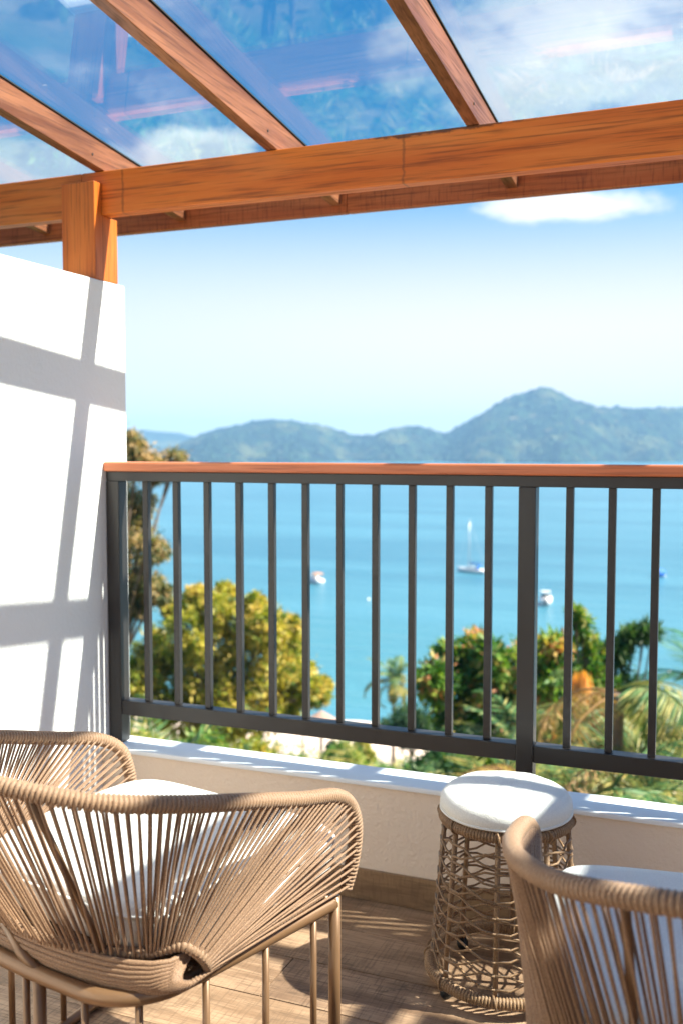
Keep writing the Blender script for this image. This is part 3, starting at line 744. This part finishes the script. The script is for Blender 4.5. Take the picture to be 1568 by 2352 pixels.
def crown(blobs, clusters, leaves, ll, lw, droop, spread=.17, tint=(.5, .25), shell=.5, upn=.6):
    B, A, Nn, Tn = [], [], [], []
    for c, r in blobs:
        k = max(4, int(clusters)); d = rdir(k)
        lump = 1 + .28 * np.array([noise.noise(Vector(x * 2.3) + Vector(c)) for x in d])
        rad = r * lump * (shell + (1 - shell) * NR.rand(k) ** .6)
        cc = np.array(c)[None] + d * rad[:, None] * np.array([1, 1, .92])
        ct = NR.normal(tint[0], tint[1], k)
        for i in range(k):
            m_ = int(leaves * NR.uniform(.5, 1.4))
            b = cc[i] + NR.normal(size=(m_, 3)) * r * spread * NR.uniform(.6, 1.3)
            ax = rdir(m_) * .8 + d[i] * .7; ax[:, 2] -= droop
            nn = rdir(m_) * .7; nn[:, 2] += upn
            B.append(b); A.append(ax); Nn.append(nn); Tn.append(ct[i] + NR.normal(0, .13, m_))
    B, A, Nn, Tn = map(np.concatenate, (B, A, Nn, Tn)); n = len(B)
    return B, A, Nn, ll * NR.uniform(.6, 1.25, n), lw * NR.uniform(.7, 1.2, n), Tn
def tree(name, label, cat, px, d, base_u, m, clusters, leaves, ll, lw, droop, trunk_r, dspread=.8, group=None, **kw):
    blobs = []
    for i, (u, v, r) in enumerate(px):
        p = at(u, v, d + rnd.uniform(-dspread, dspread)); blobs.append((tuple(p), r * d / 2286))
    cx = at(base_u, 1500, d); gz = ground_z(cx.x, cx.y)
    T = thing(name, label, cat, (cx.x, cx.y, gz), 0, group)
    top = sum((Vector(b[0]) for b in blobs), Vector()) / len(blobs)
    fork = Vector((cx.x, cx.y, gz)).lerp(top, .55); fork.z = min(fork.z, top.z - .5 * blobs[0][1])
    pts, _ = catmull([(cx.x, cx.y, gz - .3), tuple(Vector((cx.x, cx.y, gz)).lerp(fork, .5) + Vector((.15, .1, 0)) * trunk_r * 8), tuple(fork)], .4)
    tr = MB().tube(pts, [trunk_r * (1.25 - .5 * i / len(pts)) for i in range(len(pts))], 9)
    part('trunk', tr, M_bark, T, smooth=True)
    lm = MB()
    for c, r in blobs:
        c = Vector(c); md = fork.lerp(c, .55) + Vector((rnd.uniform(-.2, .2), rnd.uniform(-.2, .2), .25)) * r
        pts, _ = catmull([tuple(fork), tuple(md), tuple(c + Vector((0, 0, .3 * r)))], .3)
        lm.tube(pts, [trunk_r * (.55 - .45 * i / len(pts)) for i in range(len(pts))], 6)
        for q in range(5):
            e = c + Vector((rnd.uniform(-1, 1), rnd.uniform(-1, 1), rnd.uniform(-.4, 1))) * r * .8
            lm.tube([tuple(md.lerp(c, .5)), tuple(c.lerp(e, .5) + Vector((0, 0, .05 * r))), tuple(e)], [trunk_r * .16, trunk_r * .1, trunk_r * .04], 4)
    part('limbs', lm, M_bark, T, smooth=True)
    q = crown(blobs, clusters, leaves, ll, lw, droop, **kw)
    obj('crown', leaf_mesh('crown', *q, m, (cx.x, cx.y, gz)), T)
    return T
tree('tall_tree', 'tall tree with drooping orange tinged leaves right behind the white side wall', 'tree',
     [(250, 1050, 60), (318, 1058, 34), (355, 1078, 26), (400, 1060, 26), (302, 1015, 24), (260, 1180, 70), (310, 1150, 38), (296, 1225, 40), (340, 1255, 30), (362, 1262, 22), (300, 1310, 38), (345, 1345, 30), (368, 1362, 20), (310, 1385, 28), (240, 1340, 60)],
     26, 180, L_tall, 42, 36, .18, .045, .9, .13, spread=.26, tint=(.6, .27))
tree('yellow_green_tree', 'broad feathery yellow green tree on the slope below the railing, left half', 'tree',
     [(360, 1500, 60), (430, 1450, 62), (490, 1400, 48), (545, 1430, 58), (610, 1440, 48), (650, 1470, 44), (400, 1560, 80), (480, 1530, 85), (560, 1520, 80), (630, 1540, 70), (680, 1560, 42), (722, 1590, 30), (340, 1620, 66), (430, 1640, 70), (520, 1630, 75), (600, 1620, 70), (660, 1620, 40), (310, 1560, 50), (700, 1575, 26), (520, 1360, 20), (455, 1372, 24), (585, 1388, 22), (742, 1572, 15), (400, 1400, 22), (668, 1432, 16)],
     30, 480, L_yel, 70, 38, .19, .072, .3, .2, spread=.15, tint=(.62, .30), shell=.35)
tree('mango_tree', 'dense dark green tree with reddish young leaves left of the thick railing post', 'tree',
     [(1000, 1560, 40), (1050, 1515, 44), (1095, 1500, 42), (1150, 1520, 50), (1195, 1540, 50), (1050, 1590, 62), (1120, 1580, 70), (1180, 1610, 60), (1060, 1650, 50), (1130, 1660, 66)],
     23, 1100, L_mango, 56, 24, .24, .085, .45, .16, spread=.2, tint=(.45, .32), shell=.4)
tree('flowering_tree', 'leafy green tree with orange young leaves right of the thick railing post', 'tree',
     [(1240, 1500, 32), (1275, 1490, 30), (1250, 1560, 50), (1290, 1560, 44), (1260, 1640, 56), (1310, 1640, 40), (1230, 1690, 50), (1285, 1700, 45), (1340, 1700, 45), (1400, 1680, 50), (1460, 1690, 50), (1520, 1720, 50), (1350, 1600, 30)],
     20, 1270, L_mango, 46, 22, .22, .078, .4, .12, spread=.22, tint=(.58, .32), shell=.4)
tree('upright_shrub', 'upright bright green branches rising above the palm on the right, against the water', 'shrub',
     [(1322, 1408, 12), (1336, 1432, 16), (1345, 1458, 18), (1360, 1490, 22), (1345, 1520, 26), (1375, 1530, 24), (1325, 1540, 24), (1330, 1590, 34), (1380, 1570, 26)],
     14, 1350, L_bright, 22, 17, .12, .032, .1, .05, dspread=.25, spread=.28, tint=(.5, .25), upn=.2)
tree('fan_leaved_shrub', 'dark green long leaved branch leaning right against the water near the right edge', 'shrub',
     [(1410, 1500, 24), (1430, 1478, 22), (1452, 1462, 18), (1478, 1455, 14), (1500, 1448, 9), (1405, 1540, 26), (1450, 1580, 20), (1475, 1590, 18), (1420, 1590, 24)],
     14, 1400, L_dark, 20, 18, .17, .032, .2, .05, dspread=.25, spread=.3, tint=(.6, .3))
tree('dark_bush', 'round dark green bush below the small palm near the shore', 'bush',
     [(905, 1665, 26), (935, 1650, 26), (970, 1655, 28), (990, 1680, 24), (940, 1685, 30)], 60, 940, L_dark, 40, 24, .3, .13, .1, .12, spread=.22, tint=(.5, .25))
# a belt of bushes on the slope just beyond the parapet
belt = [(330, 1720, 45, 17, L_yel, 'yellowish bush low behind the left railing post'), (470, 1715, 40, 19, L_bright, 'bright green bush under the yellow green tree'), (580, 1740, 42, 17, L_yel, 'yellow green bush above the white ledge left of centre'),
        (1010, 1760, 50, 16, L_dark, 'dark bush behind the ledge below the mango tree'), (1120, 1745, 46, 17, L_mango, 'green bush with orange leaves left of the stool pad'), (1300, 1770, 46, 15, L_dark, 'dark green bush behind the ledge right of the stool'),
        (1420, 1700, 55, 18, L_mango, 'reddish green bush between the railing balusters at right'), (1500, 1720, 55, 18, L_dark, 'dark bush under the far right palm'), (790, 1735, 34, 40, L_bright, 'small green bush beside the pale sand'),
        (762, 1716, 13, 70, L_dark, 'small dark bush at the edge of the beach below the thatched hut'), (830, 1712, 20, 66, L_yel, 'yellowish bush near the beach left of the small coconut palm'), (1030, 1722, 26, 50, L_mango, 'orange tinged bush lower on the slope below the mango tree')]
for u, v, r, d, m, lb in belt:
    tree('bush', lb, 'bush', [(u, v, r * .8), (u - r * .7, v + 20, r * .7), (u + r * .7, v + 22, r * .7), (u, v + 45, r)], d, u, m, 60, 26, .13 if d < 30 else .2, .045 if d < 30 else .08, .2, .05, dspread=.3, spread=.22, group='bushes on the slope')

def frond_mesh(name, m, L, droop, nl=34, ll=.32, lw=.022, seed=0, hang=.3, twist=0):
    r = random.Random(seed); B, A, Nn, Ln, Wd, Tn = [], [], [], [], [], []
    pts = []
    for i in range(13):
        t = i / 12; a = R(62) - droop * t ** 1.3
        pts.append(Vector((0, 0, 0)) if i == 0 else pts[-1] + Vector((math.cos(a), 0, math.sin(a))) * L / 12)
    for i in range(nl):
        t = .14 + .86 * i / (nl - 1); f = t * 12; k = min(11, int(f)); p = pts[k].lerp(pts[k + 1], f - k); tg = (pts[k + 1] - pts[k]).normalized()
        prof = math.sin(min(1, t * 1.15) * math.pi * .92 + .12) ** .6 if t < .95 else .4
        for s in (1, -1):
            ax = Vector((0, s * .95, 0)) + tg * (.45 + .6 * t) + Vector((0, 0, -hang * r.uniform(.5, 1.6)))
            B.append(p); A.append(ax); Nn.append((r.uniform(-.3, .3), r.uniform(-.3, .3), 1)); Ln.append(ll * max(.25, prof) * r.uniform(.8, 1.1)); Wd.append(lw * r.uniform(.8, 1.2)); Tn.append(r.gauss(.5, .22))
    me = leaf_mesh(name, np.array(B), np.array([tuple(x) for x in A]), np.array(Nn), np.array(Ln), np.array(Wd), np.array(Tn), m, (0, 0, 0))
    tb = MB().tube(pts, [.012 * L * (1 - .85 * i / 12) for i in range(13)], 5)
    me2 = bpy.data.meshes.new(name)
    nv = len(me.vertices); co = np.empty(nv * 3); me.vertices.foreach_get('co', co); co = co.reshape(-1, 3)
    fs = [tuple(range(4 * i, 4 * i + 4)) for i in range(nv // 4)] + [tuple(nv + j for j in f) for f in tb.f]
    tn = list(Tn) + [.35] * len(tb.f)
    me2.from_pydata([tuple(x) for x in co] + tb.v, [], fs); a = me2.attributes.new('tint', 'FLOAT', 'FACE'); a.data.foreach_set('value', [max(0, min(1, x)) for x in tn])
    me2.materials.append(m); me2.update(); return me2
FR = {}
def fronds(key, m, L, droop, ll, lw, hang, nl=34):
    FR[key] = [frond_mesh('frond', m, L * s, R(dr), nl, ll * s, lw, i, hang) for i, (s, dr) in enumerate(((1, droop), (.9, droop * 1.25), (1.05, droop * .75)))]
fronds('areca', F_green, 1.5, 75, .36, .030, .35); fronds('gold', F_gold, 1.5, 85, .38, .028, .5); fronds('dry', F_dry, 1.4, 110, .36, .030, .9)
fronds('coco', F_gold, 3.4, 120, 1.0, .13, .35, 40); fronds('cocog', F_green, 3.4, 95, 1.0, .13, .3, 40); fronds('teal', F_teal, 1.7, 95, .50, .015, .25, 64)
fronds('golden', F_gold, 1.15, 120, .42, .019, .75, 64); fronds('olive', F_green, 1.15, 115, .42, .019, .7, 64)
def palm(name, label, cat, u, v, d, spec, trunk=0, group=None, lean=(0, 0), tilt=(0, 40)):
    p = at(u, v, d); gz = ground_z(p.x, p.y)
    if trunk == 0: base = Vector((p.x, p.y, p.z))
    T = thing(name, label, cat, (p.x + lean[0], p.y + lean[1], gz), 0, group)
    off = Vector(T.location)
    if trunk:
        pts, _ = catmull([tuple(off), tuple(off.lerp(p, .5) + Vector((lean[0] * -.2, 0, 0))), tuple(p)], .25)
        part('trunk', MB().tube(pts, [trunk * (1.3 - .5 * i / len(pts)) * (1 + .05 * (i % 2)) for i in range(len(pts))], 9), M_pbark, T, smooth=True)
    else:
        sm = MB()
        for q in range(6):
            a = q * 1.05; b = p + Vector((math.cos(a), math.sin(a), 0)) * .12
            sm.tube([(b.x, b.y, gz - .1), tuple(p + Vector((math.cos(a), math.sin(a), 0)) * .05)], .03, 5)
        part('stems', sm, M_pbark, T, smooth=True)
    for key, n, a0, a1, t0, t1 in spec:
        for i in range(n):
            aa = R(a0 + (a1 - a0) * (i + rnd.uniform(.1, .9)) / n)
            o = obj('frond', FR[key][rnd.randrange(3)], T)
            o.location = p - off + Vector((rnd.uniform(-.03, .03), rnd.uniform(-.03, .03), rnd.uniform(-.04, .02)))
            o.rotation_euler = (rnd.uniform(-.15, .15), R(rnd.uniform(t0, t1)), aa)
            s = rnd.uniform(.85, 1.12); o.scale = (s, s, s)
    return T
palm('coconut_palm', 'small coconut palm with golden fronds standing alone near the shore', 'palm', 903, 1572, 95, [('cocog', 7, 0, 360, -35, 0), ('coco', 7, 0, 360, 5, 35), ('coco', 5, 20, 380, 50, 75)], .16)
palm('golden_palm', 'palm with drooping golden fronds and an orange husk, right of the thick railing post', 'palm', 1368, 1640, 13, [('golden', 5, -60, 60, 5, 40), ('golden', 5, 120, 260, 10, 45), ('olive', 5, 0, 360, 0, 50), ('dry', 4, 0, 360, 60, 85)], .09, lean=(.1, .2))
gp = bpy.data.objects['golden_palm']
hp = at(1335, 1560, 12.2) - Vector(gp.location)
hb, ha, hn, hl, hwd, ht = [], [], [], [], [], []
for i in range(90):
    a = rnd.uniform(0, 6.28); r_ = .10 * math.sqrt(rnd.random()); z_ = rnd.uniform(0, .16)
    hb.append((hp.x + r_ * math.cos(a), hp.y + r_ * math.sin(a), hp.z + .12 - z_)); ha.append((.25 * math.cos(a), .25 * math.sin(a), -1)); hn.append((math.cos(a), math.sin(a), .1)); hl.append(.32); hwd.append(.045); ht.append(rnd.gauss(.5, .25))
obj('husk', leaf_mesh('husk', *[np.array(q) for q in (hb, ha, hn, hl, hwd, ht)], F_orange, (0, 0, 0)), gp)
palm('blue_green_palm', 'blue green palm reaching in from the right edge of the view', 'palm', 1660, 1640, 14, [('teal', 8, 90, 270, -30, 20), ('teal', 6, -90, 90, -10, 40), ('golden', 1, 150, 160, -45, -40)], .1)
palm('arching_palm', 'palm with one long arching frond sweeping down to the right corner', 'palm', 1420, 1590, 11, [('golden', 3, -40, 40, 20, 50), ('olive', 4, -60, 60, 25, 60), ('dry', 3, 140, 240, 40, 70)], .07)
clumps = [(370, 1740, 12, 'areca', 'green palm clump low behind the left railing post'), (540, 1775, 12, 'areca', 'green palm clump under the yellow green tree'), (690, 1800, 13, 'gold', 'golden palm clump beside the pale sand'),
          (800, 1800, 12, 'areca', 'olive palm clump behind the ledge at the centre'), (880, 1810, 12, 'gold', 'yellowish palm clump behind the ledge below the dark bush'), (960, 1830, 11, 'areca', 'grassy palm clump left of the stool pad'), (1060, 1800, 12, 'gold', 'golden grassy clump below the mango tree'),
          (1150, 1830, 11, 'areca', 'green grassy clump right behind the stool pad'), (1260, 1850, 10, 'dry', 'dry brown palm clump right of the thick railing post'), (1350, 1850, 10, 'areca', 'dark palm clump below the golden palm'),
          (1430, 1870, 10, 'areca', 'dark green palm clump behind the ledge at right'), (1530, 1870, 10, 'gold', 'palm clump behind the ledge at the right edge'), (1480, 1790, 12, 'areca', 'palm clump under the arching frond'), (1220, 1740, 14, 'areca', 'palm clump at the foot of the thick railing post')]
for u, v, d, k, lb in clumps:
    palm('palm_clump', lb, 'palm', u, v + (120 if u < 1200 else 45), d, [(k, 9, 0, 360, -20, 30), ('areca' if k != 'areca' else 'gold', 4, 0, 360, -15, 40)], 0, 'palm clumps on the slope')

# beach hut
p = at(738, 1655, 92); gz = ground_z(p.x, p.y)
h_ = thing('beach_hut', 'open thatched beach hut with pinkish brown roof by the water', 'hut', (p.x, p.y, gz), R(20))
M_thatch = simple('thatch', (.38, .25, .19), .95, 0, .25, 6, 1, 20, .05)
rf = MB(); H_ = p.z - gz
rf.lathe([(2.6, H_ - .8), (2.5, H_ - .7), (1.4, H_ + .1), (.1, H_ + .9)], 20)
part('roof', rf, M_thatch, h_, True)
for a in range(4): part('pole', MB().tube([(1.7 * math.cos(a * 1.57), 1.7 * math.sin(a * 1.57), -.3), (1.7 * math.cos(a * 1.57), 1.7 * math.sin(a * 1.57), H_ - .3)], .08, 6), M_bark, h_, True)

# slope foliage that nobody could count
n = 0; B, A, Nn, Ln, Wd, Tn = [], [], [], [], [], []
for i in range(1500):
    x = NR.uniform(-75, 45); y = NR.uniform(9, 96)
    sc_ = NR.uniform(.4, 1.1); gz = ground_z(x, y)
    k = 26; d = rdir(k); d[:, 2] = np.abs(d[:, 2])
    b = np.array((x, y, gz)) + d * sc_ * NR.uniform(.5, 1, (k, 1)); ct = NR.normal(.45, .25)
    B.append(b); A.append(d + rdir(k) * .5); nn = rdir(k) * .6; nn[:, 2] += .7; Nn.append(nn); Ln.append(NR.uniform(.25, .5, k)); Wd.append(NR.uniform(.12, .22, k)); Tn.append(ct + NR.normal(0, .15, k))
me = leaf_mesh('ground_cover', *[np.concatenate(q) for q in (B, A, Nn, Ln, Wd, Tn)], L_bright, (0, 0, 0))
tagp(obj('ground_cover', me), 'low green scrub covering the slope down to the beach', 'plants', kind='stuff')

# ------------------------------------------------------------------ air
HAZE = True
if HAZE:
    mb = MB().box(-6300, 6300, -6300, 6300, SEA - 6, 205)
    m = bpy.data.materials.new('haze'); m.use_nodes = True; g = N(m.node_tree)
    v = g.n('ShaderNodeVolumePrincipled', {'Color': (.34, .66, 1, 1), 'Density': .00016, 'Anisotropy': 0.})
    g.n('ShaderNodeOutputMaterial', {'Volume': v.outputs[0]})
    tagp(obj('haze', mb.mesh('haze', m)), kind='stuff')
